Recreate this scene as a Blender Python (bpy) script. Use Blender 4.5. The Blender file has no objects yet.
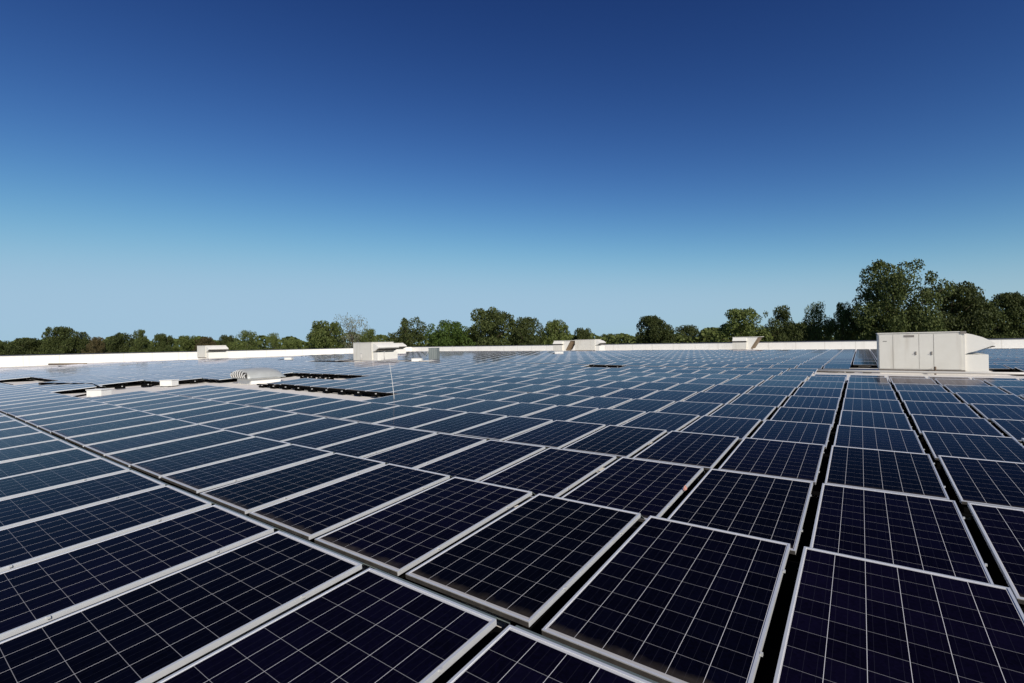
import bpy, bmesh, math, random
from math import radians as R, sin, cos, atan2, sqrt, pi
from mathutils import Vector, Matrix
random.seed(7)
C = bpy.data.collections.new("Scene_objects")
S = bpy.context.scene
S.collection.children.link(C)

# ------------------------------------------------------------------ camera
FOC, YAW, PIT, ROL = 480.15, R(35.988), R(-0.03), R(1.1436)
CAMZ = 1.69
fwd = Vector((-sin(YAW), cos(YAW), 0)); rgt = Vector((cos(YAW), sin(YAW), 0)); up = Vector((0, 0, 1))
D = (fwd * cos(PIT) - up * sin(PIT)); U = (fwd * sin(PIT) + up * cos(PIT))
# image right / up axes after the roll
XR = rgt * cos(ROL) - U * sin(ROL) * 1.0
UR = rgt * sin(ROL) + U * cos(ROL)
cam = bpy.data.cameras.new("camera")
cam.sensor_width = 36; cam.lens = FOC * 36 / 1024
cam.clip_start = 0.05; cam.clip_end = 6000
cam.dof.use_dof = False
co = bpy.data.objects.new("camera", cam); C.objects.link(co)
m = Matrix((XR, UR, -D)).transposed().to_4x4(); m.translation = Vector((0, 0, CAMZ))
co.matrix_world = m
S.camera = co

def proj(p):
    v = Vector(p) - Vector((0, 0, CAMZ)); d = v.dot(D)
    if d <= 0.01: return None
    return 512 + FOC * v.dot(XR) / d, 341.5 - FOC * v.dot(UR) / d, d
def ray(px, py): return D + XR * ((px - 512) / FOC) + UR * ((341.5 - py) / FOC)
def at_depth(px, py, d): return Vector((0, 0, CAMZ)) + ray(px, py) * d
def at_z(px, py, z):
    r = ray(px, py); return Vector((0, 0, CAMZ)) + r * ((z - CAMZ) / r.z)

# ------------------------------------------------------------------ world and sun
SUN = Vector((0.86, -0.51, 0)).normalized(); SEL = R(33)
w = bpy.data.worlds.new("World"); S.world = w; w.use_nodes = True
nt = w.node_tree; bg = nt.nodes['Background']
sky = nt.nodes.new('ShaderNodeTexSky'); sky.sky_type = 'NISHITA'; sky.sun_disc = False
sky.sun_elevation = SEL; sky.sun_rotation = atan2(SUN.x, SUN.y) % (2 * pi)
sky.altitude = 300; sky.air_density = 0.8; sky.dust_density = 0.25; sky.ozone_density = 3.0
# deep, polarised blue: a contrast curve on each channel of the sky
sep = nt.nodes.new('ShaderNodeSeparateColor'); comb = nt.nodes.new('ShaderNodeCombineColor'); nt.links.new(sky.outputs[0], sep.inputs[0])
def wm(op, x, y):
    q = nt.nodes.new('ShaderNodeMath'); q.operation = op
    for i_, v_ in enumerate((x, y)):
        if isinstance(v_, (int, float)): q.inputs[i_].default_value = v_
        else: nt.links.new(v_, q.inputs[i_])
    return q.outputs[0]
for i, (a_, g_, l_) in enumerate(((4.2, 1.88, 0.36), (3.15, 1.78, 0.545), (1.80, 1.45, 0.725))):
    x_ = wm('MULTIPLY', wm('POWER', sep.outputs[i], 1.12 * g_), a_ * 0.075 ** g_)
    k_ = wm('POWER', wm('ADD', wm('POWER', wm('MULTIPLY', x_, 1 / l_), 3.0), 1.0), 1 / 3)
    nt.links.new(wm('MULTIPLY', wm('DIVIDE', x_, k_), 1 / 0.075), comb.inputs[i])
nt.links.new(comb.outputs[0], bg.inputs[0])
bg.inputs[1].default_value = 0.075
sl = bpy.data.lights.new("sun", 'SUN'); sl.energy = 4.7; sl.angle = R(0.55); sl.color = (1, 0.93, 0.82)
so = bpy.data.objects.new("sun", sl); C.objects.link(so)
sd = Vector((SUN.x * cos(SEL), SUN.y * cos(SEL), sin(SEL)))
so.rotation_euler = sd.to_track_quat('Z', 'Y').to_euler(); so.location = (20, -20, 40)
vs = S.view_settings; vs.view_transform = 'Standard'; vs.look = 'None'; vs.gamma = 1; vs.exposure = 0.0
vs.use_curve_mapping = False
S.cycles.max_bounces = 6

# ------------------------------------------------------------------ materials
def mat(name, col, rough=0.6, metal=0.0, spec=0.5, noise=None, bump=None):
    """noise = (scale, amount, second colour)"""
    m = bpy.data.materials.new(name); m.use_nodes = True
    n = m.node_tree.nodes; l = m.node_tree.links; b = n['Principled BSDF']
    b.inputs['Base Color'].default_value = (*col, 1); b.inputs['Roughness'].default_value = rough
    b.inputs['Metallic'].default_value = metal; b.inputs['Specular IOR Level'].default_value = spec
    if noise:
        tc = n.new('ShaderNodeTexCoord'); nz = n.new('ShaderNodeTexNoise'); nz.inputs['Scale'].default_value = noise[0]
        nz.inputs['Detail'].default_value = 6; nz.inputs['Roughness'].default_value = 0.65
        l.new(tc.outputs['Object'], nz.inputs['Vector'])
        rp = n.new('ShaderNodeValToRGB'); rp.color_ramp.elements[0].position = 0.35; rp.color_ramp.elements[1].position = 0.7
        rp.color_ramp.elements[0].color = (*col, 1)
        rp.color_ramp.elements[1].color = (*[a + (c - a) * noise[1] for a, c in zip(col, noise[2])], 1)
        l.new(nz.outputs['Fac'], rp.inputs['Fac']); l.new(rp.outputs['Color'], b.inputs['Base Color'])
        if bump:
            bp = n.new('ShaderNodeBump'); bp.inputs['Strength'].default_value = bump; bp.inputs['Distance'].default_value = 0.02
            l.new(nz.outputs['Fac'], bp.inputs['Height']); l.new(bp.outputs['Normal'], b.inputs['Normal'])
    return m

M = {}
M['alu'] = mat('anodised_aluminium', (0.78, 0.785, 0.80), 0.42, 0.50, 0.5, (9, 0.5, (0.66, 0.665, 0.68)))
M['soiled'] = mat('soiled_low_frame_edge', (0.10, 0.092, 0.085), 0.6, 0.3, 0.4, (18, 0.8, (0.045, 0.04, 0.036)))
M['galv'] = mat('galvanised_deflector', (0.17, 0.20, 0.185), 0.5, 0.35, 0.5, (14, 0.6, (0.13, 0.15, 0.145)))
M['black'] = mat('black_plastic_and_gap_shade', (0.004, 0.004, 0.0042), 0.85, 0, 0.0, (20, 0.7, (0.010, 0.0095, 0.009)))  # black racking parts, and the sheet that paints shade under the panel gaps
M['bolt'] = mat('bright_bolt', (0.7, 0.69, 0.66), 0.35, 0.4)
M['pink'] = mat('pink_clip', (0.65, 0.33, 0.26), 0.5)
M['sticker'] = mat('white_sticker', (0.75, 0.75, 0.73), 0.5)
M['roof'] = mat('white_roof_membrane', (0.74, 0.70, 0.65), 0.75, 0, 0.3, (0.9, 0.5, (0.58, 0.54, 0.49)), 0.15)
M['parapet'] = mat('white_parapet_membrane', (0.80, 0.78, 0.735), 0.7, 0, 0.3, (0.7, 0.4, (0.70, 0.67, 0.62)), 0.1)
M['coping'] = mat('dark_coping', (0.05, 0.055, 0.075), 0.5, 0.3)
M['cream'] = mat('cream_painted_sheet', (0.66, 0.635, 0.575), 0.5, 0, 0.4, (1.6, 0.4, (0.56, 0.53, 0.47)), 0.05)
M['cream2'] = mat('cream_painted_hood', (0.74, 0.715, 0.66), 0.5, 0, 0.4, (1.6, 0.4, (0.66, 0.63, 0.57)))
M['seam'] = mat('dark_seam', (0.06, 0.055, 0.05), 0.7)
M['rust'] = mat('rusty_base_rail', (0.10, 0.06, 0.035), 0.8, 0, 0.3, (8, 0.8, (0.22, 0.17, 0.13)))
M['grey'] = mat('grey_nameplate', (0.20, 0.18, 0.16), 0.5)
M['louvre'] = mat('tan_shaded_louvre', (0.22, 0.16, 0.10), 0.7, 0, 0.3, (12, 0.6, (0.12, 0.09, 0.06)))
M['zinc'] = mat('grey_vent_sheet', (0.52, 0.53, 0.51), 0.45, 0.3, 0.5, (3, 0.5, (0.34, 0.35, 0.33)))
M['zincmesh'] = mat('grey_green_screen', (0.27, 0.30, 0.29), 0.55, 0.3, 0.5, (25, 0.7, (0.15, 0.17, 0.16)))
M['white'] = mat('white_enamel', (0.78, 0.76, 0.72), 0.45, 0, 0.5, (5, 0.3, (0.66, 0.63, 0.58)))
M['pipe'] = mat('pale_conduit', (0.50, 0.48, 0.45), 0.5, 0.2)
M['bark'] = mat('bark', (0.10, 0.078, 0.055), 0.9, 0, 0.2, (4, 0.7, (0.055, 0.042, 0.03)), 0.4)
M['soil'] = mat('grassy_ground', (0.06, 0.075, 0.025), 0.95, 0, 0.2, (0.02, 0.8, (0.12, 0.11, 0.05)))
M['wall'] = mat('tan_masonry', (0.42, 0.37, 0.30), 0.85, 0, 0.3, (0.6, 0.4, (0.34, 0.30, 0.24)))

def seams(m, axis, pitch, width, colr, amount):
    n = m.node_tree.nodes; l = m.node_tree.links; b = n['Principled BSDF']
    src = b.inputs['Base Color'].links[0].from_socket
    tc = n.new('ShaderNodeTexCoord'); sp = n.new('ShaderNodeSeparateXYZ'); l.new(tc.outputs['Object'], sp.inputs[0])
    sm_ = n.new('ShaderNodeMath'); sm_.operation = 'ADD'; l.new(sp.outputs[0], sm_.inputs[0]); l.new(sp.outputs[1], sm_.inputs[1])
    dv = n.new('ShaderNodeMath'); dv.operation = 'DIVIDE'; l.new(sm_.outputs[0], dv.inputs[0]); dv.inputs[1].default_value = pitch
    fr = n.new('ShaderNodeMath'); fr.operation = 'FRACT'; l.new(dv.outputs[0], fr.inputs[0])
    lt = n.new('ShaderNodeMath'); lt.operation = 'LESS_THAN'; l.new(fr.outputs[0], lt.inputs[0]); lt.inputs[1].default_value = width / pitch
    # narrow run-off streaks, long in z
    mp = n.new('ShaderNodeMapping'); mp.inputs['Scale'].default_value = (2.2, 2.2, 0.25); l.new(tc.outputs['Object'], mp.inputs[0])
    nz = n.new('ShaderNodeTexNoise'); nz.inputs['Scale'].default_value = 1.5; nz.inputs['Detail'].default_value = 4; l.new(mp.outputs[0], nz.inputs[0])
    rp = n.new('ShaderNodeMapRange'); rp.inputs[1].default_value = 0.55; rp.inputs[2].default_value = 0.75; rp.inputs[4].default_value = 0.35; l.new(nz.outputs[0], rp.inputs[0])
    mx_ = n.new('ShaderNodeMath'); mx_.operation = 'MAXIMUM'; l.new(rp.outputs[0], mx_.inputs[0])
    am = n.new('ShaderNodeMath'); am.operation = 'MULTIPLY'; am.inputs[1].default_value = amount; l.new(lt.outputs[0], am.inputs[0]); l.new(am.outputs[0], mx_.inputs[1])
    mx = n.new('ShaderNodeMix'); mx.data_type = 'RGBA'; l.new(mx_.outputs[0], mx.inputs['Factor']); l.new(src, mx.inputs[6]); mx.inputs[7].default_value = (*colr, 1)
    l.new(mx.outputs[2], b.inputs['Base Color'])
seams(M['parapet'], 0, 3.05, 0.10, (0.55, 0.52, 0.47), 0.5)
seams(M['cream'], 0, 50, 0.01, (0.40, 0.35, 0.28), 0.3)
def cell_material():
    """60 polycrystalline cells behind glass; UV is in metres, origin at the high left corner"""
    m = bpy.data.materials.new('solar_cells'); m.use_nodes = True
    n = m.node_tree.nodes; l = m.node_tree.links; b = n['Principled BSDF']
    def N(t, **k):
        x = n.new(t)
        for a, v in k.items(): setattr(x, a, v)
        return x
    def math_(op, a, b_=None, clamp=False):
        x = N('ShaderNodeMath', operation=op); x.use_clamp = clamp
        for i, v in enumerate((a, b_)):
            if v is None: continue
            if isinstance(v, (int, float)): x.inputs[i].default_value = v
            else: l.new(v, x.inputs[i])
        return x.outputs[0]
    uv = N('ShaderNodeUVMap', uv_map='UVMap'); sp = N('ShaderNodeSeparateXYZ'); l.new(uv.outputs[0], sp.inputs[0])
    u, v = sp.outputs[0], sp.outputs[1]
    PU, PV = 0.1590, 0.1590
    cu = math_('DIVIDE', math_('SUBTRACT', u, 0.0185), PU); cv = math_('DIVIDE', math_('SUBTRACT', v, 0.028), PV)
    fu = math_('FRACT', cu); fv = math_('FRACT', cv)
    def near(x, c, h): return math_('LESS_THAN', math_('ABSOLUTE', math_('SUBTRACT', x, c)), h)
    du = math_('ABSOLUTE', math_('SUBTRACT', fu, 0.5)); dv = math_('ABSOLUTE', math_('SUBTRACT', fv, 0.5))
    gu = math_('GREATER_THAN', du, 0.5 - 0.0072); gv = math_('GREATER_THAN', dv, 0.5 - 0.0072)
    outu = math_('MAXIMUM', math_('LESS_THAN', cu, 0), math_('GREATER_THAN', cu, 6))
    outv = math_('MAXIMUM', math_('LESS_THAN', cv, 0), math_('GREATER_THAN', cv, 10))
    gap = math_('MAXIMUM', gu, gv); out = math_('MAXIMUM', outu, outv)
    bus = math_('MAXIMUM', near(fu, 0.5, 0.0055), near(du, 0.3333, 0.0055))
    # cell tint: crystal flakes and a tone per cell / panel
    oi = N('ShaderNodeAttribute', attribute_name='panel_tone')
    cmb = N('ShaderNodeCombineXYZ'); l.new(math_('FLOOR', cu), cmb.inputs[0]); l.new(math_('FLOOR', cv), cmb.inputs[1]); l.new(oi.outputs['Fac'], cmb.inputs[2])
    wn = N('ShaderNodeTexWhiteNoise'); l.new(cmb.outputs[0], wn.inputs['Vector'])
    vo = N('ShaderNodeTexVoronoi'); vo.inputs['Scale'].default_value = 70; l.new(uv.outputs[0], vo.inputs['Vector'])
    sv = N('ShaderNodeSeparateXYZ'); l.new(vo.outputs['Color'], sv.inputs[0])
    t = math_('ADD', math_('MULTIPLY', wn.outputs['Value'], 0.55), math_('MULTIPLY', sv.outputs[0], 0.45))
    mx = N('ShaderNodeMix', data_type='RGBA'); l.new(t, mx.inputs['Factor'])
    mx.inputs[6].default_value = (0.0009, 0.0009, 0.0034, 1); mx.inputs[7].default_value = (0.0022, 0.0022, 0.0095, 1)
    hv = N('ShaderNodeHueSaturation'); l.new(mx.outputs[2], hv.inputs['Color']); l.new(math_('ADD', math_('MULTIPLY', oi.outputs['Fac'], 0.9), 0.6), hv.inputs['Value'])
    l.new(math_('ADD', math_('MULTIPLY', oi.outputs['Fac'], 0.05), 0.475), hv.inputs['Hue'])
    m1 = N('ShaderNodeMix', data_type='RGBA'); l.new(math_('MULTIPLY', bus, 0.42), m1.inputs['Factor']); l.new(hv.outputs[0], m1.inputs[6]); m1.inputs[7].default_value = (0.030, 0.030, 0.045, 1)
    m2 = N('ShaderNodeMix', data_type='RGBA'); l.new(gap, m2.inputs['Factor']); l.new(m1.outputs[2], m2.inputs[6])
    mg = N('ShaderNodeMix', data_type='RGBA'); l.new(gu, mg.inputs['Factor']); mg.inputs[6].default_value = (0.22, 0.215, 0.23, 1); mg.inputs[7].default_value = (0.60, 0.59, 0.61, 1)
    l.new(mg.outputs[2], m2.inputs[7])
    m3 = N('ShaderNodeMix', data_type='RGBA'); l.new(out, m3.inputs['Factor']); l.new(m2.outputs[2], m3.inputs[6]); m3.inputs[7].default_value = (0.48, 0.475, 0.49, 1)
    # dust: thin everywhere, a brown wash line collected along the low edge
    no = N('ShaderNodeTexNoise'); no.inputs['Scale'].default_value = 9; no.inputs['Detail'].default_value = 5
    ad = N('ShaderNodeVectorMath', operation='ADD'); l.new(uv.outputs[0], ad.inputs[0]); cc = N('ShaderNodeCombineXYZ')
    l.new(math_('MULTIPLY', oi.outputs['Fac'], 37.0), cc.inputs[0]); l.new(math_('MULTIPLY', oi.outputs['Fac'], 11.0), cc.inputs[2]); l.new(cc.outputs[0], ad.inputs[1]); l.new(ad.outputs[0], no.inputs['Vector'])
    low = math_('MULTIPLY', math_('SUBTRACT', v, math_('SUBTRACT', 1.60, math_('MULTIPLY', no.outputs['Fac'], 0.09))), 22.0, True)
    low = math_('MULTIPLY', low, math_('ADD', math_('MULTIPLY', no.outputs['Fac'], 0.9), 0.15), True)
    dst = math_('ADD', math_('MULTIPLY', low, 0.45), math_('MULTIPLY', no.outputs['Fac'], 0.004), True)
    m4 = N('ShaderNodeMix', data_type='RGBA'); l.new(dst, m4.inputs['Factor']); l.new(m3.outputs[2], m4.inputs[6]); m4.inputs[7].default_value = (0.085, 0.070, 0.055, 1)
    l.new(m4.outputs[2], b.inputs['Base Color'])
    b.inputs['Roughness'].default_value = 0.7; b.inputs['Specular IOR Level'].default_value = 0.0
    gl = N('ShaderNodeBsdfGlossy'); gl.inputs['Color'].default_value = (0.96, 0.92, 1.0, 1)
    l.new(math_('ADD', math_('MULTIPLY', low, 0.35), 0.075), gl.inputs['Roughness'])
    lw = N('ShaderNodeLayerWeight'); lw.inputs['Blend'].default_value = 0.5
    fr = math_('ADD', math_('MULTIPLY', math_('POWER', lw.outputs['Facing'], 10.8), 1.15), 0.006, True)
    ms = N('ShaderNodeMixShader'); l.new(fr, ms.inputs[0]); l.new(b.outputs[0], ms.inputs[1]); l.new(gl.outputs[0], ms.inputs[2])
    l.new(ms.outputs[0], n['Material Output'].inputs[0])
    # faint waviness of tempered glass
    n2 = N('ShaderNodeTexNoise'); n2.inputs['Scale'].default_value = 2.2; l.new(ad.outputs[0], n2.inputs['Vector'])
    bp = N('ShaderNodeBump'); bp.inputs['Strength'].default_value = 0.035; bp.inputs['Distance'].default_value = 0.02
    l.new(n2.outputs['Fac'], bp.inputs['Height']); l.new(bp.outputs['Normal'], gl.inputs['Normal'])
    return m
M['cells'] = cell_material()

# ------------------------------------------------------------------ helpers
def box(bm, x0, x1, y0, y1, z0, z1, mi=0, bev=0, mtx=None):
    vs_ = [bm.verts.new((x, y, z)) for z in (z0, z1) for y in (y0, y1) for x in (x0, x1)]
    q = [(0, 2, 3, 1), (4, 5, 7, 6), (0, 1, 5, 4), (2, 6, 7, 3), (0, 4, 6, 2), (1, 3, 7, 5)]
    fs = [bm.faces.new([vs_[i] for i in f]) for f in q]
    for f in fs: f.material_index = mi
    if bev:
        es = list({e for f in fs for e in f.edges})
        r = bmesh.ops.bevel(bm, geom=es, offset=bev, segments=2, affect='EDGES', profile=0.7)
        for f in r['faces']: f.material_index = mi
    if mtx is not None:
        bmesh.ops.transform(bm, matrix=mtx, verts=[v for v in bm.verts if v in set(vs_)] if not bev else bm.verts)
    return vs_
def prism(bm, prof, y0, y1, mi=0, axis='y'):
    """profile in x,z extruded along y (or profile in y,z extruded along x)"""
    f3 = (lambda a, b_, t: (a, t, b_)) if axis == 'y' else (lambda a, b_, t: (t, a, b_))
    A = [bm.verts.new(f3(a, b_, y0)) for a, b_ in prof]; B = [bm.verts.new(f3(a, b_, y1)) for a, b_ in prof]
    fs = [bm.faces.new(A), bm.faces.new(B[::-1])]
    for i in range(len(prof)):
        j = (i + 1) % len(prof); fs.append(bm.faces.new((A[j], A[i], B[i], B[j])))
    for f in fs: f.material_index = mi
    return fs
def tube(bm, pts, r, n=8, mi=0, r2=None):
    rings = []
    for i, p in enumerate(pts):
        p = Vector(p); a = Vector(pts[max(0, i - 1)]); b_ = Vector(pts[min(len(pts) - 1, i + 1)])
        t = (b_ - a).normalized(); s = t.cross(Vector((0.31, 0.17, 0.93))).normalized(); q = t.cross(s)
        rr = r if r2 is None else r + (r2 - r) * i / (len(pts) - 1)
        if isinstance(r, (list, tuple)): rr = r[i]
        rings.append([bm.verts.new(p + (s * cos(2 * pi * k / n) + q * sin(2 * pi * k / n)) * rr) for k in range(n)])
    for A, B in zip(rings, rings[1:]):
        for k in range(n):
            f = bm.faces.new((A[k], A[(k + 1) % n], B[(k + 1) % n], B[k])); f.material_index = mi; f.smooth = True
    f = bm.faces.new(rings[0][::-1]); f.material_index = mi
    f = bm.faces.new(rings[-1]); f.material_index = mi
def obj(name, bm, mats, parent=None, loc=None):
    bmesh.ops.recalc_face_normals(bm, faces=bm.faces)
    if name == 'distant_solar_panels': face_up(bm, 1)
    me = bpy.data.meshes.new(name); bm.to_mesh(me); bm.free()
    for mm in (mats if isinstance(mats, (list, tuple)) else [mats]): me.materials.append(mm)
    o = bpy.data.objects.new(name, me); C.objects.link(o)
    if parent: o.parent = parent
    if loc is not None: o.location = loc
    return o
def thing(name, label, cat, loc=(0, 0, 0), rz=0, group=None):
    o = bpy.data.objects.new(name, None); C.objects.link(o); o.empty_display_size = 0.2
    o.location = loc; o.rotation_euler = (0, 0, rz); tag(o, label, cat, group); return o
def tag(o, label, cat, group=None):
    o['label'] = label; o['category'] = cat
    if group: o['group'] = group
    return o
def B(): return bmesh.new()
def face_up(bm, mi=None):
    for f in bm.faces:
        if len(f.verts) == 4 and (mi is None or f.material_index == mi):
            f.normal_update()
            if f.normal.z < 0: f.normal_flip()

# ------------------------------------------------------------------ setting: ground, roof, building
bm = B()
g = 40; ext = 4000
for sx in (0,):
    vv = [bm.verts.new((x, y, -8.6)) for x, y in ((-ext, -ext), (ext, -ext), (ext, ext), (-ext, ext))]
    bm.faces.new(vv)
gr = obj('ground', bm, M['soil']); gr['kind'] = 'structure'

ZROW = [0.065, 0.007, -0.05, -0.034, -0.052, -0.052, -0.013, 0.022, 0.044, 0.064]
DROW = [-0.053, -0.057, -0.041, 0, 0.006, 0.010, 0.007, 0.026, 0.042, 0.060]
RP, CP, OX, OY, LP, DZ = 1.9386, 1.0737, -0.3368, 1.9281, 1.6503, 0.0983
PW = 0.992
def zx(x):
    X = min(2.6, x - OX); Y = max(-11.0, X)
    z = Y * Y * 0.01 * -0.0464 + Y ** 3 * 1e-3 * -0.0654
    if X < -11:      # the slope eases out to level over the next ten metres
        t = min(10.0, -11 - X); z += 0.0135 * (t - t * t / 20)
    return z
def zy(y):
    r = (y - OY) / RP
    if r <= 0: return ZROW[0]
    if r >= 9: return ZROW[9] + min(0, -(r - 9) * 0.01) if r < 13 else ZROW[9] - 0.04
    i = int(r); t = r - i
    return ZROW[i] * (1 - t) + ZROW[i + 1] * t
def zfield(x, y): return zx(x) + zy(y)

XW, YW = -76.5, 69.5           # inner faces of the left and the far parapet
bm = B()
xs = [XW - 0.3, -68, -60, -50, -40, -30, -24, -20, -17, -15, -13, -11, -9, -7, -5, -3, -1.5, 0, 1.5, 3, 6, 12, 20, 30, 45]
ys = [-30, -12, -4, -1, 0, 1, 2, 3, 4, 6, 8, 10, 12, 14, 16, 18, 20, 22, 24, 27, 32, 40, 50, 60, YW + 0.3]
grid = [[bm.verts.new((x, y, zfield(x, y) - (0.075 if x >= -9 and y < 19 else 0.02))) for x in xs] for y in ys]
for j in range(len(ys) - 1):
    for i in range(len(xs) - 1):
        f = bm.faces.new((grid[j][i], grid[j][i + 1], grid[j + 1][i + 1], grid[j + 1][i])); f.smooth = True
rf = obj('roof', bm, M['roof']); rf['kind'] = 'structure'

def wall_thing(label, x0, x1, y0, y1, ztop0, ztop1, along):
    t = thing('parapet_wall', label, 'wall', (x0, y0, -0.5))
    bm = B(); L_ = (x1 - x0) if along == 'x' else (y1 - y0)
    n = 14
    # body
    for k in range(n):
        a = k / n; b_ = (k + 1) / n
        za = ztop0 + (ztop1 - ztop0) * a + 0.5; zb = ztop0 + (ztop1 - ztop0) * b_ + 0.5
        if along == 'x': pr = (a * L_, b_ * L_, 0, y1 - y0)
        else: pr = (0, x1 - x0, a * L_, b_ * L_)
        vs_ = box(bm, pr[0], pr[1], pr[2], pr[3], -8.2 + 0.0, za)
        for v in vs_[4:]:
            tt = (v.co.x if along == 'x' else v.co.y) / L_
            v.co.z = ztop0 + (ztop1 - ztop0) * tt + 0.5
    bmesh.ops.remove_doubles(bm, verts=bm.verts, dist=0.001)
    # drop the internal faces left between segments
    inner = [f for f in bm.faces if abs(f.normal.x if along == 'x' else f.normal.y) > 0.9 and
             0.01 < ((f.calc_center_median().x if along == 'x' else f.calc_center_median().y) / L_) < 0.99]
    bmesh.ops.delete(bm, geom=inner, context='FACES')
    obj('wall_face', bm, M['parapet'], t)
    bm = B()
    if along == 'x': vs_ = box(bm, -0.05, L_ + 0.05, -0.05, y1 - y0 + 0.05, 0, 0.09)
    else: vs_ = box(bm, -0.05, x1 - x0 + 0.05, -0.05, L_ + 0.05, 0, 0.09)
    for v in vs_:
        tt = (v.co.x if along == 'x' else v.co.y) / L_
        v.co.z += ztop0 + (ztop1 - ztop0) * tt + 0.5 + 0.004
    obj('coping', bm, M['coping'], t)
    return t
wall_thing('long white parapet wall along the far side with dark coping', XW - 0.3, 46, YW, YW + 0.3, 0.98, 0.92, 'x')
wall_thing('bright white parapet wall along the left side with dark coping', XW - 0.35, XW, -31, YW - 0.06, 1.38, 1.02, 'y')

# ------------------------------------------------------------------ solar panels
TILT = atan2(DZ, LP)
PL = sqrt(LP * LP + DZ * DZ)
def row_pos(r):
    if r <= 9: return r * RP + OY + DROW[r]
    if r == 10: return 22.1
    if r == 11: return 24.05
    return 27.75 + (r - 12) * RP
NR = 28
def present(r, c):
    x = c * CP + OX; y = row_pos(r)
    lim = -56 if r < 3 else -58.5 if r < 6 else -64.5 if r < 12 else -59 if r < 18 else -65
    if x < lim: return False
    if r == 11 and c >= -1: return False
    if c > (3 if r < 2 else 6 if r < 10 else 15): return False
    if r in (2, 3, 4, 5, 6) and (-23 if r in (3, 4) else -22) <= c <= -19: return False
    if r == 4 and -20 <= c <= -11: return False
    if r == 2 and -34 <= c <= -29: return False
    if r == 6 and c in (-18, -17): return False
    if 2 < r < 12 and c == -50: return False
    if r == 3 and c == -24: return False
    # roof units and their clearances
    if r in (11, 12) and -36 <= c <= -30: return False
    if r in (12,) and -29 <= c <= -26: return False
    if r == 10 and c in (-11, -10) and False: return False
    if r == 11 and c in (-11, -10): return False
    if r == 12 and 0 <= c <= 4: return False
    if r == 13 and 0 <= c <= 3: return False
    if r in (11, 12, 13) and c <= -57: return False
    if r in (21, 22, 23) and -56 <= c <= -50: return False
    if r >= 24 and -40 <= c <= -22 and r >= 27: return False
    if 13 <= r <= 18 and c == -22 and r % 1 == 0 and False: return False
    if r == 28: return c >= -12
    return True

def frame_bm(bm, mi=0, mx=None, ms=1):
    h = 0.031; lip = 0.013; st = len(bm.verts)
    box(bm, 0, PW, -lip, 0, -h, 0, mi); box(bm, 0, PW, -PL, -PL + lip, -h, 0, mi)
    box(bm, 0.002, PW - 0.002, -PL - 0.003, -PL, -h + 0.001, -0.005, ms)
    box(bm, 0, lip, -PL + lip, -lip, -h, 0, mi); box(bm, PW - lip, PW, -PL + lip, -lip, -h, 0, mi)
def cells_bm(bm, mi=0, tone=None):
    uvl = bm.loops.layers.uv.get('UVMap') or bm.loops.layers.uv.new('UVMap'); lip = 0.013
    lay = bm.faces.layers.float.get('panel_tone') or bm.faces.layers.float.new('panel_tone')
    q = [(lip, -PL + lip), (PW - lip, -PL + lip), (PW - lip, -lip), (lip, -lip)]
    vv = [bm.verts.new((x, y, -0.004)) for x, y in q]; f = bm.faces.new(vv); f.material_index = mi
    for lo, (x, y) in zip(f.loops, q): lo[uvl].uv = (x, -y)
    f[lay] = tone if tone is not None else 0.5
    return vv
def deflector_bm(bm, mi=0, mj=1):
    # folded sheet behind the high edge, down to the next row's low edge
    prof = [(0.004, -0.010), (0.030, -0.013), (0.135, -0.10), (0.135, -0.106), (0.028, -0.019), (0.004, -0.016)]
    prism(bm, prof, 0.02, PW - 0.02, mi, axis='x')
def feet_gap_shade_bm(bm, mi=0):
    # feet, and an added black sheet painting shade into the panel gaps, lying level on the roof under the tilted panel
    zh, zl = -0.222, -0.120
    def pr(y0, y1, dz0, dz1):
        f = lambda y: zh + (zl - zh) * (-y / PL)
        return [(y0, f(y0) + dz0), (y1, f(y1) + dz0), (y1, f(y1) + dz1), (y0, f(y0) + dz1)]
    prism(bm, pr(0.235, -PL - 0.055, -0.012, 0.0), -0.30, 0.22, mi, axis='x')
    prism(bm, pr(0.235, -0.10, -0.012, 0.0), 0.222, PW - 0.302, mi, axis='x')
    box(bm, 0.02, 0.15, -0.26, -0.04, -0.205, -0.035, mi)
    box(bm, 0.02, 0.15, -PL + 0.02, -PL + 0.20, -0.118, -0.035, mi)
def clamp_bm(bm, mi=0, y=0):
    box(bm, PW + 0.001, PW + 0.014, y - 0.008, y + 0.008, -0.012, 0.002, mi)

def mesh_of(name, fn, mats):
    bm = B(); fn(bm); bmesh.ops.recalc_face_normals(bm, faces=bm.faces)
    if name == 'cell_sheet': face_up(bm)
    me = bpy.data.meshes.new(name); bm.to_mesh(me); bm.free()
    for mm in mats: me.materials.append(mm)
    return me
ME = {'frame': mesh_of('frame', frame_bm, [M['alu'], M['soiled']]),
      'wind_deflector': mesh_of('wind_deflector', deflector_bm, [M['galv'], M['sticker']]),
      'feet_and_gap_shade': mesh_of('feet_and_gap_shade', feet_gap_shade_bm, [M['black']]),
      'clamp': mesh_of('clamp', clamp_bm, [M['bolt']])}
rt = random.Random(3)
ME['cells'] = [mesh_of('cell_sheet', lambda b_, t=rt.random(): cells_bm(b_, 0, t), [M['cells']]) for _ in range(24)]

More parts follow.
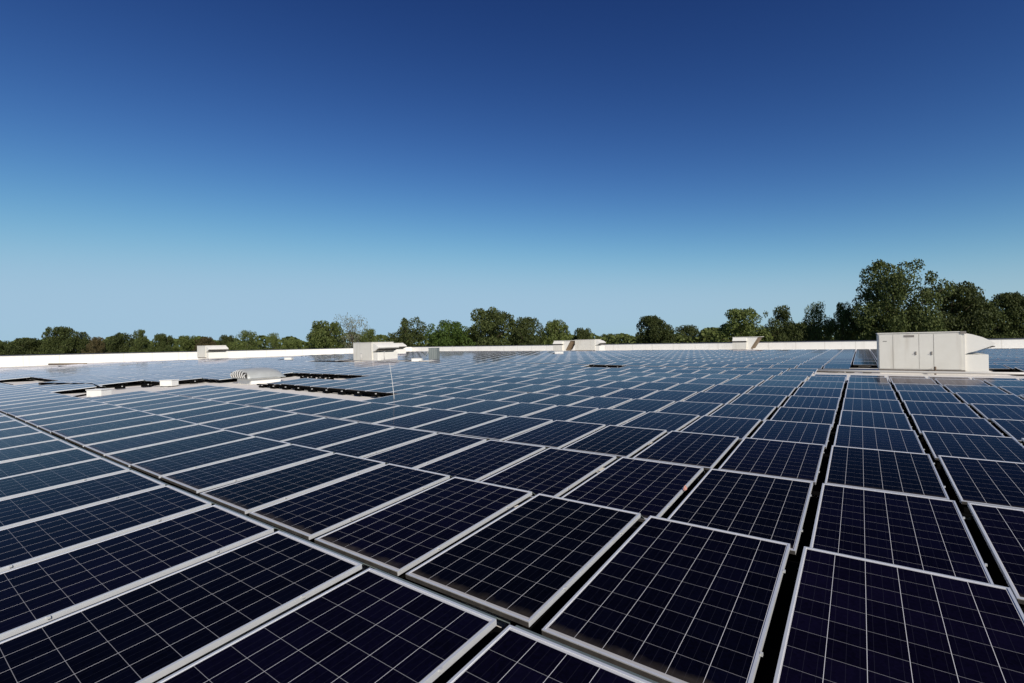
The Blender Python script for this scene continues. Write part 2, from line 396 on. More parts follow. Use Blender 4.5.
def panel_matrix(r, c, jit):
    x = c * CP + OX; y = row_pos(r)
    if r == 10 and c >= -1: y = 21.3
    z = zfield(x, y) + CAMZ - 1.4449 - (0.055 if r == 10 and c >= -1 else 0)
    sl_ = atan2(zfield(x + PW, y) - zfield(x, y), PW)
    return (x, y, z), (TILT + jit[0], -sl_ + jit[1], 0)
slots = []
jr = random.Random(11)
rowj = {r: jr.gauss(0, 0.004) - (0.012 if r >= 4 else 0) for r in range(NR + 1)}
for r in range(NR + 1):
    for c in range(-64, 16):
        if not present(r, c): continue
        jit = (rowj[r] + jr.gauss(0, 0.0032), jr.gauss(0, 0.0015))
        loc, rot = panel_matrix(r, c, jit)
        # projected area inside the picture
        cs = [proj((loc[0] + a * PW, loc[1] - b_ * LP, loc[2] - b_ * DZ)) for a, b_ in ((0, 0), (1, 0), (1, 1), (0, 1))]
        n_in = 0; area = 0
        if any(cs):
            for i in range(6):
                for j in range(6):
                    p = proj((loc[0] + (i + .5) / 6 * PW, loc[1] - (j + .5) / 6 * LP, loc[2] - (j + .5) / 6 * DZ))
                    if p and 0 <= p[0] < 1024 and 0 <= p[1] < 683: n_in += 1
            if all(cs):
                a = 0
                for i in range(4): a += cs[i][0] * cs[(i + 1) % 4][1] - cs[(i + 1) % 4][0] * cs[i][1]
                area = abs(a) / 2 * n_in / 36
            elif n_in: area = 1e5
        slots.append((area, n_in, r, c, loc, rot))
slots.sort(key=lambda s: -s[0])
ind = [s for s in slots[:300]]
rest = slots[300:]
ORD = ['front', 'second', 'third', 'fourth', 'fifth', 'sixth', 'seventh', 'eighth', 'ninth', 'tenth', 'eleventh', 'twelfth', 'thirteenth',
       'fourteenth', 'fifteenth', 'sixteenth', 'seventeenth', 'eighteenth', 'nineteenth', 'twentieth', 'twenty-first', 'twenty-second', 'twenty-third',
       'twenty-fourth', 'twenty-fifth', 'twenty-sixth', 'twenty-seventh', 'twenty-eighth', 'twenty-ninth', 'thirtieth', 'thirty-first', 'thirty-second', 'thirty-third']
def panel_label(r, c):
    row = f'{ORD[r]} row back' if r else 'front row'
    if c == 0: return f'solar panel in the {row}, in the column aimed at big cabinet\'s left corner'
    side = 'left' if c < 0 else 'right'; k = ORD[abs(c)] if abs(c) > 1 else 'first'
    return f'solar panel, {row}, {k} {side} of column aimed at big cabinet\'s left corner'
for k, (area, n_in, r, c, loc, rot) in enumerate(ind):
    t = bpy.data.objects.new('solar_panel', None); C.objects.link(t); t.empty_display_size = 0.1
    t.location = loc; t.rotation_euler = rot
    tag(t, panel_label(r, c), 'solar panel', 'solar panels of the roof array')
    def part(name, me):
        o = bpy.data.objects.new(name, me); C.objects.link(o); o.parent = t; return o
    part('frame', ME['frame']); part('cell_sheet', ME['cells'][(r * 7 + c * 5) % 24])
    part('wind_deflector', ME['wind_deflector']); part('feet_and_gap_shade', ME['feet_and_gap_shade'])
    if area > 350:
        for yy in (-PL * 0.24, -PL * 0.76):
            o = part('clamp', ME['clamp']); o.location = (0, yy, 0)
# the far panels: one object
bm = B(); cells_lay = bm.faces.layers.float.new('panel_tone')
for area, n_in, r, c, loc, rot in rest:
    mx = Matrix.Translation(loc) @ (Matrix.Rotation(rot[1], 4, 'Y') @ Matrix.Rotation(rot[0], 4, 'X'))
    a0 = len(bm.verts); bm.verts.ensure_lookup_table()
    frame_bm(bm, 0, None, 4); cells_bm(bm, 1, jr.random()); deflector_bm(bm, 2); feet_gap_shade_bm(bm, 3)
    bm.verts.ensure_lookup_table()
    bmesh.ops.transform(bm, matrix=mx, verts=bm.verts[a0:])
o = obj('distant_solar_panels', bm, [M['alu'], M['cells'], M['galv'], M['black'], M['soiled']])
o['kind'] = 'stuff'; tag(o, 'far rows of small blue solar panels stretching to the parapets', 'solar panels')

# pink cable clip in a gap between near panels
lc, rr_ = panel_matrix(2, -2, (0, 0))
bm = B(); box(bm, -0.012, 0.012, -0.03, 0.03, -0.01, 0.014, 0, 0.004); tube(bm, [(0, -0.028, 0.01), (0, -0.01, 0.03), (0, 0.012, 0.03), (0, 0.028, 0.01)], 0.005, 6)
o = obj('cable_clip', bm, M['pink'], None, (lc[0] + PW + 0.018, lc[1] - 0.78, lc[2] - 0.04)); tag(o, 'small pink cable clip in the gap beside a near panel edge', 'clip')

# ------------------------------------------------------------------ racking left open along bare strips
def rail(label, x0, x1, y, feet, z=None):
    z = zfield((x0 + x1) / 2, y) if z is None else z
    t = thing('racking_rail', label, 'rail', (x0, y, z), 0, 'open racking rails beside bare roof strips')
    L_ = x1 - x0; bm = B(); box(bm, 0, L_, -0.04, 0.04, 0.085, 0.135, 0, 0.006); obj('rail_bar', bm, M['black'], t)
    for k in range(feet):
        x = (k + 0.5) / feet * L_; bm = B(); box(bm, x - 0.16, x + 0.16, -0.10, 0.10, 0, 0.084, 0, 0.02)
        box(bm, x + 0.03, x + 0.07, -0.09, -0.05, 0.0845, 0.115, 1)
        obj('foot', bm, [M['black'], M['bolt']], t)
    return t
def rail_y(label, x, y0, y1, feet):
    t = rail(label, 0, y1 - y0, 0, feet, 0)
    t.location = (x, y0, zfield(x, (y0 + y1) / 2)); t.rotation_euler = (0, 0, pi / 2); return t
rail('black racking rail along the far edge of the long bare white strip', -20.2, -11.2, row_pos(5) - LP - 0.12, 10)
rail_y('black racking rail left of the bare strip, ending at the louvred roof vent', -24.92, 6.1, 9.7, 4)
rail('short dark racking rail just behind the louvred vent', -22.8, -19.8, 13.2, 4)
rail('dark racking rail beside the bare gap at the left picture edge', -36.4, -30.6, 4.2, 4)
rail('black racking rail running left from the big cream cabinet', -1.3, 0.5, row_pos(12) - LP - 0.13, 3)
rail('black racking rail right of the big cream cabinet hood', 4.9, 9.5, row_pos(12) - LP - 0.13, 4)
rail('short dark racking rail in the small gap among the middle panels', -12.0, -10.1, 25.2, 3)
rail('long dark racking rail left of the mid-distance roof unit', -58, -39.6, row_pos(12) - LP - 0.13, 14)

# ------------------------------------------------------------------ rooftop air units
def roof_unit(label, x, y, z=0.0, w_=2.75, d_=2.1, h_=1.72, detail=True, group='rooftop air handling units', rz=0):
    t = thing('rooftop_air_unit', label, 'air unit', (x, y, z), rz, group)
    bm = B(); box(bm, 0.05, w_ + 0.85, 0.07, d_ - 0.05, -0.02, 0.10); obj('curb', bm, M['roof'], t)
    bm = B(); box(bm, 0.02, w_ - 0.02, 0.03, d_ - 0.03, 0.104, 0.16); obj('base_rail', bm, M['rust'], t)
    bm = B(); box(bm, 0, w_, 0, d_, 0.163, h_ - 0.035, 0, 0.008); body = obj('cabinet', bm, M['cream'], t)
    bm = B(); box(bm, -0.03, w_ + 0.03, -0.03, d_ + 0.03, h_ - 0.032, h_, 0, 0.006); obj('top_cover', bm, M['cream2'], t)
    # doors on the near face, each a sheet standing proud, separated by dark seams
    if detail:
        cuts = [0.03, 0.50, 1.34, 1.80, w_ - 0.09]
        for k, (a, b_) in enumerate(zip(cuts, cuts[1:])):
            bm = B(); g_ = 0.010 if k != 1 else 0.004
            box(bm, a + g_, b_ - g_, -0.022, -0.002, 0.20, h_ - 0.075, 0, 0.004)
            dr = obj('access_door', bm, M['cream'], t)
            if k in (1, 2):
                hx = b_ - 0.10 if k == 1 else b_ - 0.06
                bm = B(); box(bm, hx - 0.022, hx + 0.022, -0.045, -0.024, 0.78, 0.92, 0, 0.006)
                tube(bm, [(hx, -0.055, 0.87), (hx - 0.05, -0.06, 0.84)], 0.012, 6)
                obj('handle', bm, M['grey'], dr)
        bm = B(); box(bm, 0.86, 1.20, -0.030, -0.024, h_ - 0.20, h_ - 0.115); obj('nameplate', bm, M['grey'], t)
        bm = B(); box(bm, 0.17, 0.30, -0.030, -0.024, h_ - 0.37, h_ - 0.345); obj('nameplate', bm, M['grey'], t)
        bm = B(); box(bm, w_ - 0.14, w_ + 0.034, -0.045, -0.034, h_ - 0.10, h_ - 0.003); obj('corner_bracket', bm, M['grey'], t)
        bm = B(); tube(bm, [(1.83, -0.12, 0.30), (1.83, -0.10, 0.12), (1.83, -0.14, -0.08)], 0.035, 8); obj('drain_pipe', bm, M['rust'], t)
    # rain hood: rounded wedge running out from the right end
    pr = [(w_ + 0.002, h_ - 0.07), (w_ + 0.22, h_ - 0.13), (w_ + 0.5, h_ - 0.24), (w_ + 0.70, h_ - 0.36), (w_ + 0.88, h_ - 0.49),
          (w_ + 0.82, h_ - 0.57), (w_ + 0.60, h_ - 0.67), (w_ + 0.30, h_ - 0.80), (w_ + 0.10, h_ - 0.86), (w_ + 0.002, h_ - 0.92)]
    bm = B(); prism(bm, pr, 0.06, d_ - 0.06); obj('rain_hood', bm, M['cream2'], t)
    bm = B()
    for k in range(9):
        a = 0.14 + k * 0.085
        prism(bm, [(w_ + a, h_ - 0.845 + a * 0.285), (w_ + a + 0.05, h_ - 0.845 + (a + 0.05) * 0.285), (w_ + a + 0.05, h_ - 0.875 + (a + 0.05) * 0.285), (w_ + a, h_ - 0.875 + a * 0.285)], 0.12, d_ - 0.12)
    obj('intake_screen', bm, M['seam'], t)
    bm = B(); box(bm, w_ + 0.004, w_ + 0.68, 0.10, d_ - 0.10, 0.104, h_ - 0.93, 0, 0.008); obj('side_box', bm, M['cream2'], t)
    return t
roof_unit('big cream rooftop air unit with handled doors, at right behind the panels', 0.60, 26.0, zfield(1, 26) + 0.0)
roof_unit('grey and white hooded air unit in mid-distance, behind the thin rod', -38.4, 27.6, zfield(-38, 27) - 0.02, 2.7, 2.5, 1.80, False)
roof_unit('cream hooded air unit standing alone near the left parapet wall', -73.4, 27.8, 0.25, 2.6, 2.6, 1.75, False)
roof_unit('distant air unit whose hood peeks out behind the mid-distance unit', -57.8, 46.0, 0.1, 2.6, 2.4, 1.75, False)
roof_unit('wide cream air unit at the far wall, right one of the touching pair', -34.9, 64.2, 0.05, 3.3, 2.0, 1.75, False)

def exhaust_unit(label, x, y, z):
    """box with a slotted hood on its near face and an outward-leaning louvred end"""
    t = thing('exhaust_unit', label, 'air unit', (x, y, z), 0, 'slotted exhaust units at the far wall')
    bm = B(); box(bm, -0.1, 2.1, -0.15, 1.7, 0, 0.12); obj('curb', bm, M['roof'], t)
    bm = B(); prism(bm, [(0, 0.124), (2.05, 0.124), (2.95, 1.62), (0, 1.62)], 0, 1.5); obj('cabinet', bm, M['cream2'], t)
    bm = B(); prism(bm, [(2.02, 0.21), (2.30, 0.21), (3.16, 1.62), (2.88, 1.62)], -0.004, 1.504); obj('end_louvre', bm, M['louvre'], t)  # louvred end; its tan also holds the shade of this face
    bm = B(); prism(bm, [(0.0, 1.62), (-0.42, 1.20), (-0.42, 1.16), (0.0, 1.16)], 0.02, 1.62, 0, 'x'); obj('rain_hood', bm, M['cream2'], t)
    bm = B(); box(bm, 0.06, 1.58, -0.30, -0.005, 0.98, 1.155); obj('slot', bm, M['seam'], t)
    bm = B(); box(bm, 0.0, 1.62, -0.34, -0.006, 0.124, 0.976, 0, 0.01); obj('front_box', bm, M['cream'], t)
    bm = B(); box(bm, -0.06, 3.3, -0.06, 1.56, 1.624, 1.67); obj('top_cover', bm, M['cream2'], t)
    return t
exhaust_unit('small slotted exhaust unit standing alone at the far wall, right of centre', -13.1, 65.6, 0.05)
exhaust_unit('slotted exhaust unit with shaded tan louvre, left one of the touching pair', -38.2, 63.6, 0.05)

# ------------------------------------------------------------------ louvred vent beside the bare strip
def roof_vent(x, y, z):
    t = thing('louvred_roof_vent', 'grey barrel-shaped roof vent with curved louvres on a white curb', 'vent', (x, y, z)); t.scale = (1, 1, 0.86)
    W_, L_ = 1.6, 1.75
    bm = B(); box(bm, 0.18, W_ - 0.15, 0.2, L_ - 0.2, -0.02, 0.26); obj('curb', bm, M['white'], t)
    bm = B(); box(bm, 0.02, W_ - 0.02, 0.02, L_ - 0.02, 0.264, 0.30); obj('skirt', bm, M['zinc'], t)
    # barrel cover: arch in y-z seen from +x would be long; the ends slope in
    n = 12
    def arch(x0, x1, y0, y1, zb, zt, bm, mi=0):
        pass
    bm = B()
    hs = [(0.0, 0.0), (0.10, 0.16), (0.24, 0.29), (0.42, 0.37), (0.64, 0.40), (0.86, 0.37), (1.12, 0.34), (1.36, 0.24), (1.52, 0.12), (1.6, 0.0)]
    rings = []
    for yy, s, zz in ((0.0, 0.98, 0.0), (0.14, 1.0, 0.06), (0.5, 1, 0.08), (L_ - 0.5, 1, 0.08), (L_ - 0.2, 0.95, 0.03), (L_, 0.80, 0.0)):
        rings.append([bm.verts.new((W_ / 2 + (a - W_ / 2) * s, yy, 0.304 + (b_ + (zz if 0 < b_ else 0)) * (s if s > 0.9 else 0.55))) for a, b_ in hs])
    for A, Bq in zip(rings, rings[1:]):
        for i in range(len(hs) - 1):
            f = bm.faces.new((A[i], A[i + 1], Bq[i + 1], Bq[i])); f.smooth = True
    bm.faces.new(rings[0]); bm.faces.new(rings[-1][::-1])
    obj('barrel_cover', bm, M['zinc'], t)
    for k in range(7):
        a0 = 0.10 + k * 0.205; hh = (0.28, 0.36, 0.40, 0.42, 0.40, 0.34, 0.24)[k]; bm = B()
        pts = [(a0, -0.03, 0.31), (a0 + 0.02, -0.085, 0.31 + hh * 0.45), (a0 + 0.07, -0.075, 0.31 + hh * 0.8), (a0 + 0.12, -0.02, 0.31 + hh)]
        Rg = [[bm.verts.new((p[0] + dx, p[1] + dy, p[2])) for dx, dy in ((0, 0), (0.105, -0.012), (0.105, 0.012), (0, 0.022))] for p in pts]
        for A, Bq in zip(Rg, Rg[1:]):
            for i in range(4): bm.faces.new((A[i], A[(i + 1) % 4], Bq[(i + 1) % 4], Bq[i]))
        bm.faces.new(Rg[0]); bm.faces.new(Rg[-1][::-1])
        obj('louvre', bm, M['white'], t)
    bm = B(); box(bm, 0.06, W_ - 0.06, -0.012, -0.002, 0.31, 0.60); obj('louvre_recess', bm, M['seam'], t)
    return t
roof_vent(-23.35, 10.2, zfield(-24, 11))

# ------------------------------------------------------------------ small things
def junction_box(label, x, y, z, w_, d_, h_, rz=0.0):
    t = thing('junction_box', label, 'electrical box', (x, y, z), rz, 'white electrical boxes on the roof')
    bm = B(); box(bm, -w_ / 2, w_ / 2, -d_ / 2, d_ / 2, 0.10, 0.10 + h_, 0, 0.01); obj('housing', bm, M['white'], t)
    bm = B(); box(bm, -w_ / 2 - 0.02, w_ / 2 + 0.02, -d_ / 2 - 0.02, d_ / 2 + 0.02, 0.104 + h_, 0.13 + h_, 0, 0.006); obj('lid', bm, M['white'], t)
    for s in (-1, 1):
        bm = B(); box(bm, s * w_ * 0.32 - 0.05, s * w_ * 0.32 + 0.05, -d_ / 2 - 0.04, d_ / 2 + 0.04, 0, 0.096); obj('foot', bm, M['black'], t)
    bm = B(); tube(bm, [(-w_ / 2, 0, 0.2), (-w_ / 2 - 0.25, 0, 0.16), (-w_ / 2 - 0.9, 0.05, 0.06)], 0.03, 6); obj('conduit', bm, M['black'], t)
    return t
def jb_at(label, px, py, zt, w_, d_, h_):
    p = at_z(px, py, zt); return junction_box(label, p.x, p.y, zt, w_, d_, h_, R(25))
junction_box('white electrical box nearest the camera, beside the left end of the panels', -21.0, 4.95, zfield(-22, 5) - 0.06, 0.55, 0.38, 0.22, R(30))
junction_box('white electrical box between the left racking rail and the panels', -24.3, 8.1, zfield(-25, 8.9) - 0.08, 0.55, 0.38, 0.24, R(30))
junction_box('small white electrical box left of the mid-distance air unit', -46.6, 25.9, zfield(-46, 26) + 0.1, 0.75, 0.4, 0.2, R(30))
junction_box('white electrical box between the mid-distance unit and the grey screen', -29.8, 27.6, zfield(-30, 27), 0.85, 0.4, 0.22, R(30))
junction_box('tiny white electrical box in front of the far touching pair of units', -25.6, 43.6, 0.2, 0.9, 0.5, 0.25, R(30))

t = thing('condenser_unit', 'upright grey screened condenser right of the mid-distance air unit', 'condenser', (-29.8, 28.9, zfield(-29, 29)), R(20))
bm = B(); box(bm, 0, 0.75, 0, 0.6, 0.14, 1.15, 0, 0.01); obj('casing', bm, M['zincmesh'], t)
bm = B(); box(bm, -0.03, 0.78, -0.03, 0.63, 1.153, 1.19, 0, 0.004); obj('lid', bm, M['zinc'], t)
for k in range(5):
    bm = B(); x = 0.04 + k * 0.165; box(bm, x, x + 0.012, -0.02, -0.004, 0.16, 1.13); obj('screen_bar', bm, M['zinc'], t)
for x in (0.05, 0.63):
    bm = B(); box(bm, x, x + 0.07, 0.05, 0.55, 0, 0.137); obj('foot', bm, M['black'], t)
bm = B(); tube(bm, [(0.0, 0.1, 0.95), (-0.35, 0.05, 0.5), (-0.42, 0.05, 0.02)], 0.02, 6); obj('brace', bm, M['zinc'], t)

bm = B(); p0 = at_z(394.6, 406.0, zfield(-10.2, 8.8)); d0 = (p0 - Vector((0, 0, CAMZ))).dot(D)
pts = [p0, at_depth(393.8, 395, d0), at_depth(392.2, 381, d0), at_depth(390.2, 368, d0), at_depth(389.6, 363.2, d0)]
q0 = Vector(p0); pts = [Vector(p) - q0 for p in pts]
tube(bm, pts, [0.009, 0.007, 0.006, 0.005, 0.004], 8)
t = thing('lightning_rod', 'thin curved white rod standing in the bare roof strip', 'rod', tuple(q0)); obj('rod', bm, M['white'], t)
bm = B(); box(bm, -0.09, 0.09, -0.09, 0.09, 0, 0.03, 0, 0.01); obj('base_plate', bm, M['pipe'], t)

# pipes / conduit along aisles
def conduit(label, pts, r=0.035, mt='pipe'):
    q = Vector(pts[0]); bm = B(); tube(bm, [Vector(p) - q for p in pts], r, 8)
    return tag(obj('conduit_pipe', bm, M[mt], None, q), label, 'pipe', 'pipes lying along the roof aisles')
conduit('pale pipe lying along the aisle in front of the big cabinet', [(-2.2, 25.2, .16), (0.5, 25.3, .14), (3.4, 25.3, .14), (6.5, 25.4, .15)], 0.05)
conduit('dark pipe lying on the bare roof left of the first white box', [(-23.1, 5.5, .26), (-26, 5.9, .26), (-29.5, 4.9, .26)], 0.045, 'black')
conduit('pale pipe at the foot of the mid-distance air unit', [(-39.5, 26.9, .25), (-35, 27.0, .25), (-31, 27.2, .25), (-27, 28.2, .25)], 0.05)
conduit('dark pipe on the white roof near the left parapet', [(-69, 12.2, .3), (-66, 13.4, .3), (-64, 14.1, .3)], 0.09, 'louvre')
for x, y in ((-71, 31.2), (-63, 27.9)):
    pass
def vent_pipe(label, x, y, z, h):
    t = thing('vent_pipe', label, 'vent pipe', (x, y, z), 0, 'thin vent pipes on the roof')
    bm = B(); tube(bm, [(0, 0, 0), (0, 0, h)], 0.045, 8); obj('pipe', bm, M['pipe'], t)
    bm = B(); tube(bm, [(0, 0, h + 0.003), (0, 0, h + 0.06)], 0.07, 8); obj('cap', bm, M['zinc'], t)
p = at_depth(452.3, 353, 84); vent_pipe('thin vent pipe against the far wall, right of the grey condenser', p.x, p.y, 0.1, 1.0)
vent_pipe('thin vent pipe at the right foot of the mid-distance unit', -33.6, 27.3, 0.2, 0.8)
vent_pipe('thin vent pipe in front of the mid-distance unit hood', -36.3, 26.9, 0.2, 0.7)

# ------------------------------------------------------------------ trees
def leaf_mat(name, a, b_):
    m = bpy.data.materials.new(name); m.use_nodes = True; n = m.node_tree.nodes; l = m.node_tree.links; bs = n['Principled BSDF']
    g_ = n.new('ShaderNodeNewGeometry'); oi = n.new('ShaderNodeObjectInfo')
    mx = n.new('ShaderNodeMix'); mx.data_type = 'RGBA'; l.new(g_.outputs['Random Per Island'], mx.inputs['Factor'])
    mx.inputs[6].default_value = (*a, 1); mx.inputs[7].default_value = (*b_, 1)
    hs = n.new('ShaderNodeHueSaturation'); l.new(mx.outputs[2], hs.inputs['Color'])
    mr = n.new('ShaderNodeMapRange'); mr.inputs[3].default_value = 0.75; mr.inputs[4].default_value = 1.2
    l.new(oi.outputs['Random'], mr.inputs[0]); l.new(mr.outputs[0], hs.inputs['Value'])
    l.new(hs.outputs['Color'], bs.inputs['Base Color']); bs.inputs['Roughness'].default_value = 0.65; bs.inputs['Specular IOR Level'].default_value = 0.25
    tr = n.new('ShaderNodeBsdfTranslucent'); l.new(hs.outputs['Color'], tr.inputs['Color'])
    ms = n.new('ShaderNodeMixShader'); ms.inputs[0].default_value = 0.32
    l.new(bs.outputs[0], ms.inputs[1]); l.new(tr.outputs[0], ms.inputs[2]); l.new(ms.outputs[0], n['Material Output'].inputs[0])
    return m
LM = {'dark': leaf_mat('leaves_dark', (0.036, 0.052, 0.014), (0.105, 0.125, 0.036)),
      'mid': leaf_mat('leaves_mid', (0.062, 0.086, 0.020), (0.155, 0.185, 0.052)),
      'bright': leaf_mat('leaves_bright', (0.050, 0.090, 0.014), (0.115, 0.175, 0.035)),
      'pale': leaf_mat('leaves_pale', (0.12, 0.13, 0.085), (0.22, 0.22, 0.16)),
      'brown': leaf_mat('leaves_brown', (0.070, 0.062, 0.026), (0.150, 0.118, 0.052))}
def crown_mesh(seed, n_leaf, shape, size, density=1.0, mt='dark'):
    """unit tree: height 1 (crown from base b to 1), half width 0.5; leaf clumps on twig ends"""
    rd = random.Random(seed); blobs = []
    nb, b0 = shape
    for k in range(nb):
        h = b0 + (1 - b0) * rd.random() ** 0.85
        t = (h - b0) / (1 - b0)
        wmax = 0.5 * (1 - (max(0.0, t - 0.35) / 0.65) ** 2.2) ** 0.5 * (0.7 + 0.3 * min(1, t / 0.35))
        a = k * 2.39996 + rd.uniform(-.5, .5); rr = wmax * sqrt(rd.uniform(0.12, 1)) * 0.86
        br = rd.uniform(0.055, 0.15) * (1.2 - 0.5 * t)
        if rd.random() < 0.25: rr *= 1.15
        h = min(h, 1 - br * 0.72)
        blobs.append((rr * cos(a), rr * sin(a), h, br))
    blobs.append((0, 0, b0 + 0.45 * (1 - b0), 0.2)); blobs.append((0, 0, b0 + 0.2 * (1 - b0), 0.2)); blobs.append((0.03, -0.02, b0 + 0.68 * (1 - b0), 0.15)); blobs.append((-0.03, 0.03, b0 + 0.84 * (1 - b0), 0.09))
    verts = []; faces = []
    tot = sum(b[3] ** 2 for b in blobs)
    for bx, by, bz, br in blobs:
        for _ in range(int(n_leaf * br * br / tot)):
            v = Vector((rd.gauss(0, 1), rd.gauss(0, 1), rd.gauss(0, 1))).normalized()
            rad = br * (0.55 + 0.5 * rd.random() ** 0.6) * (1.15 if rd.random() < 0.12 else 1)
            p = Vector((bx, by, bz)) + Vector((v.x, v.y, v.z * 0.78)) * rad
            nrm = (v * 0.6 + Vector((rd.gauss(0, 1), rd.gauss(0, 1), rd.gauss(0, 1))) * 0.6).normalized()
            s = nrm.cross(Vector((rd.random(), rd.random(), rd.random() + 0.1))).normalized(); q = nrm.cross(s)
            sz = size * rd.uniform(0.55, 1.25); i = len(verts)
            for a_, b_ in ((-1, -0.5), (0.1, -0.9), (1, 0.0), (0.5, 0.8), (-0.6, 0.7)):
                verts.append(p + s * sz * a_ * rd.uniform(0.7, 1.1) + q * sz * b_ * rd.uniform(0.7, 1.1) + nrm * sz * rd.uniform(-.2, .2))
            faces.append((i, i + 1, i + 2, i + 3, i + 4))
    me = bpy.data.meshes.new('crown'); me.from_pydata([tuple(v) for v in verts], [], faces); me.materials.append(LM[mt]); me.update()
    return me, blobs
def trunk_mesh(seed, blobs, b0):
    rd = random.Random(seed + 99); bm = B()
    tube(bm, [(0, 0, 0), (0.004, 0.003, b0 * 0.5), (0, 0.006, b0), (0.005, 0, 0.75)], [0.020, 0.016, 0.013, 0.004], 8)
    for bx, by, bz, br in blobs[:14]:
        z0 = min(bz * 0.75, b0 + (bz - b0) * 0.3); z0 = max(z0, b0 * 0.8)
        tube(bm, [(0, 0, z0), (bx * 0.45, by * 0.45, z0 + (bz - z0) * 0.6), (bx, by, bz)], [0.008, 0.005, 0.002], 5)
    me = bpy.data.meshes.new('trunk'); bm.to_mesh(me); bm.free(); me.materials.append(M['bark']); return me
VAR = {}
def variant(kind, k):
    key = (kind, k)
    if key not in VAR:
        spec = {'dark': (15000, (44, 0.42), 0.0125, 'dark'), 'mid': (15000, (44, 0.40), 0.0125, 'mid'), 'bright': (15000, (44, 0.38), 0.0120, 'bright'),
                'pale': (2600, (34, 0.42), 0.0105, 'pale'), 'brown': (14000, (40, 0.40), 0.0125, 'brown'), 'open': (10000, (32, 0.42), 0.0125, 'dark'),
                'big': (34000, (64, 0.30), 0.0092, 'dark'), 'light': (8500, (36, 0.40), 0.0115, 'mid')}[kind]
        me, bl = crown_mesh(hash_(kind) + k * 17, spec[0], spec[1], spec[2], 1, spec[3])
        VAR[key] = (me, trunk_mesh(k, bl, spec[1][1]))
    return VAR[key]
def hash_(s): return sum(ord(ch) * (i + 3) for i, ch in enumerate(s))
GZ = -8.6
tr_ = random.Random(5)
def tree(label, px, top, wpx, dist, kind, k=0, group='trees beyond the parapet'):
    p = at_depth(px, 341.5, dist); tp = at_depth(px, top, dist)
    H = tp.z - GZ; W_ = wpx * dist / FOC * 1.18
    me, tm = variant(kind, k)
    t = thing('tree', label, 'tree', (tp.x, tp.y, GZ), tr_.random() * 6.28, group)
    t.scale = (W_, W_, H)
    for nm, mm in (('crown', me), ('trunk', tm)):
        o = bpy.data.objects.new(nm, mm); C.objects.link(o); o.parent = t
    return t
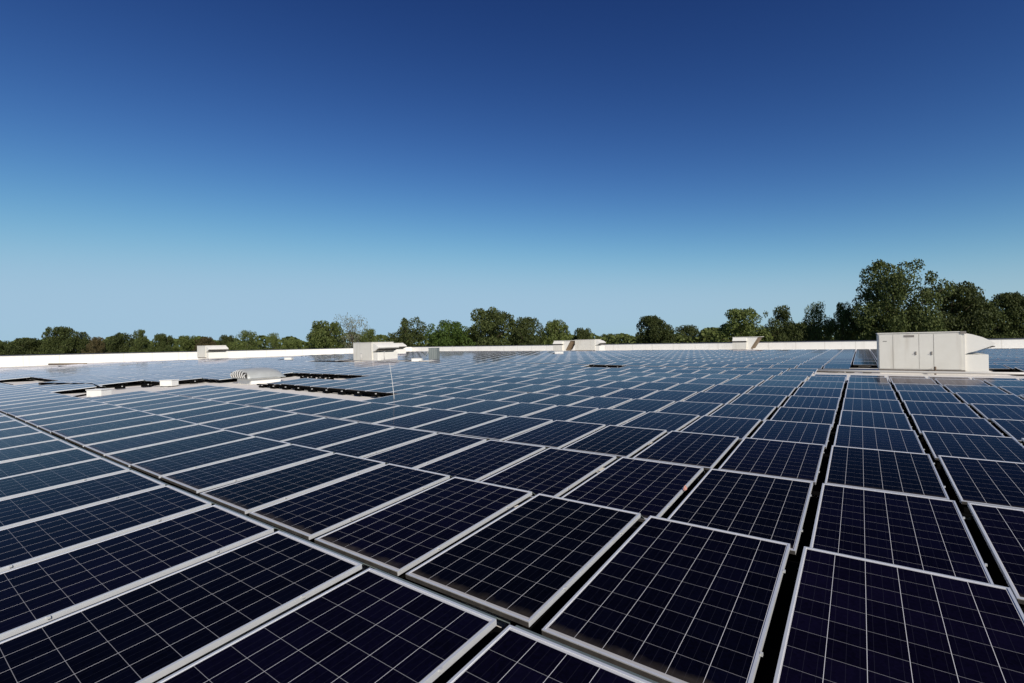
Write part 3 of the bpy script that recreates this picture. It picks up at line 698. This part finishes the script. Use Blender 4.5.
TREES = [
 # left stretch
 ('low dark tree at the far left picture edge', 6, 341, 30, 150, 'dark', 0),
 ('dark round tree second from the left picture edge', 28, 338, 32, 145, 'dark', 1),
 ('tallest dark tree of the far left stretch', 60, 327, 30, 140, 'dark', 2),
 ('dark tree between the tallest far left tree and the brown tree', 81, 332, 24, 142, 'open', 0),
 ('brown autumn tree in the far left stretch', 97, 337, 20, 135, 'brown', 0),
 ('dark tree just right of the brown autumn tree', 119, 333, 28, 145, 'dark', 0),
 ('slender tree with a round head poking above the left stretch', 141, 330, 16, 140, 'open', 1),
 ('round dark tree left of the lone left air unit', 163, 334, 22, 145, 'dark', 2),
 ('low green tree behind the lone left air unit', 186, 336, 26, 150, 'mid', 0),
 ('low brownish tree just right of the lone left air unit', 205, 337, 24, 150, 'brown', 1),
 ('small dark round tree right of the brownish low tree', 226, 335, 20, 140, 'dark', 1),
 ('airy green tree with see-through crown on the left', 247, 330, 26, 138, 'light', 0),
 ('little pointed tree with wispy top left of centre', 274, 333, 17, 140, 'light', 1),
 ('low green tree filling the dip right of the wispy tree', 292, 340, 26, 150, 'mid', 1),
 ('large dark green tree left of the sparse pale tree', 324, 321, 40, 120, 'mid', 2),
 ('sparse pale grey-green tree above the mid-distance unit', 352, 313, 34, 125, 'pale', 0),
 ('yellowish bushy tree in front of the sparse pale tree', 369, 329, 20, 112, 'light', 2),
 ('dark round tree with see-through edges above the condenser', 406, 316, 37, 118, 'open', 2),
 ('bright green fan-shaped bushy tree left of centre', 449, 320, 46, 110, 'bright', 0),
 ('tall dark tree at the centre of the skyline', 490, 308, 50, 112, 'dark', 3),
 ('dark tree touching the tall centre tree on its right', 524, 317, 34, 112, 'dark', 4),
 ('mid-height green tree above the far touching units', 556, 320, 32, 115, 'mid', 3),
 ('low round tree right of the one above the touching units', 582, 328, 26, 125, 'dark', 1),
 ('low dark tree in the skyline dip right of centre', 609, 334, 30, 150, 'mid', 0),
 ('two-lobed round tree standing alone right of centre', 653, 316, 38, 118, 'dark', 5),
 ('low round dark tree right of the two-lobed tree', 688, 325, 34, 135, 'dark', 0),
 ('low dark tree behind the small exhaust unit', 712, 328, 30, 140, 'dark', 2),
 ('leafy tree above the small exhaust unit', 740, 309, 48, 110, 'mid', 4),
 ('upright tree right of the one above the exhaust unit', 780, 306, 34, 108, 'open', 3),
 ('slim green tree left of the gap before the giant tree', 816, 302, 27, 105, 'light', 3),
 ('narrow dark tree touching the giant tree on its left', 841, 303, 26, 100, 'open', 0),
 ('giant dark green tree rising highest behind the big cabinet', 893, 260, 74, 92, 'big', 4),
 ('broad tree joined to the giant tree on its right', 950, 284, 56, 96, 'dark', 7),
 ('shorter dark tree between the giant pair and the right edge', 983, 297, 40, 96, 'dark', 4),
 ('dark leafy tree at the right picture edge', 1013, 293, 44, 96, 'dark', 5),
 ('low dark tree filling the gap left of the giant tree', 862, 318, 34, 112, 'dark', 1),
 ('low dark tree under the upright pair right of the exhaust unit', 799, 322, 36, 120, 'dark', 3),
]
for a in TREES: tree(a[0], a[1], a[2], a[3], a[4], a[5], a[6])
# continuous undergrowth and wood edge behind and between: one mass
verts = []; faces = []; rd = random.Random(21)
def mass(n, pxa, pxb, dist, topf, size):
    for _ in range(n):
        px = rd.uniform(pxa, pxb); d = dist * rd.uniform(0.93, 1.1)
        yt = topf(px) + 2.0 * sin(px * 0.21) + 1.5 * sin(px * 0.083 + 1)
        base = at_depth(px, yt, d); z = GZ + (base.z - GZ) * (1 - rd.random() ** 1.4 * 0.75)
        p = Vector((base.x, base.y, z)); nrm = Vector((rd.gauss(0, 1), rd.gauss(0, 1), rd.gauss(0, 1))).normalized()
        s = nrm.cross(Vector((0.2, 0.5, 1))).normalized(); q = nrm.cross(s); sz = size * rd.uniform(0.5, 1.3); i = len(verts)
        for a_, b_ in ((-1, -0.5), (0.1, -0.9), (1, 0.0), (0.5, 0.8), (-0.6, 0.7)):
            verts.append(tuple(p + s * sz * a_ + q * sz * b_))
        faces.append((i, i + 1, i + 2, i + 3, i + 4))
mass(26000, -60, 640, 165, lambda x: 340 if x < 210 else 339 if x < 310 else 336 if x < 600 else 336, 0.50)
mass(16000, 600, 1110, 135, lambda x: 328 if x > 760 else 330 if x > 700 else 335, 0.42)
me = bpy.data.meshes.new('wood_edge'); me.from_pydata(verts, [], faces); me.materials.append(LM['mid']); me.update()
o = bpy.data.objects.new('wood_edge', me); C.objects.link(o); o['kind'] = 'stuff'; tag(o, 'low continuous green undergrowth filling between the skyline trees', 'undergrowth')
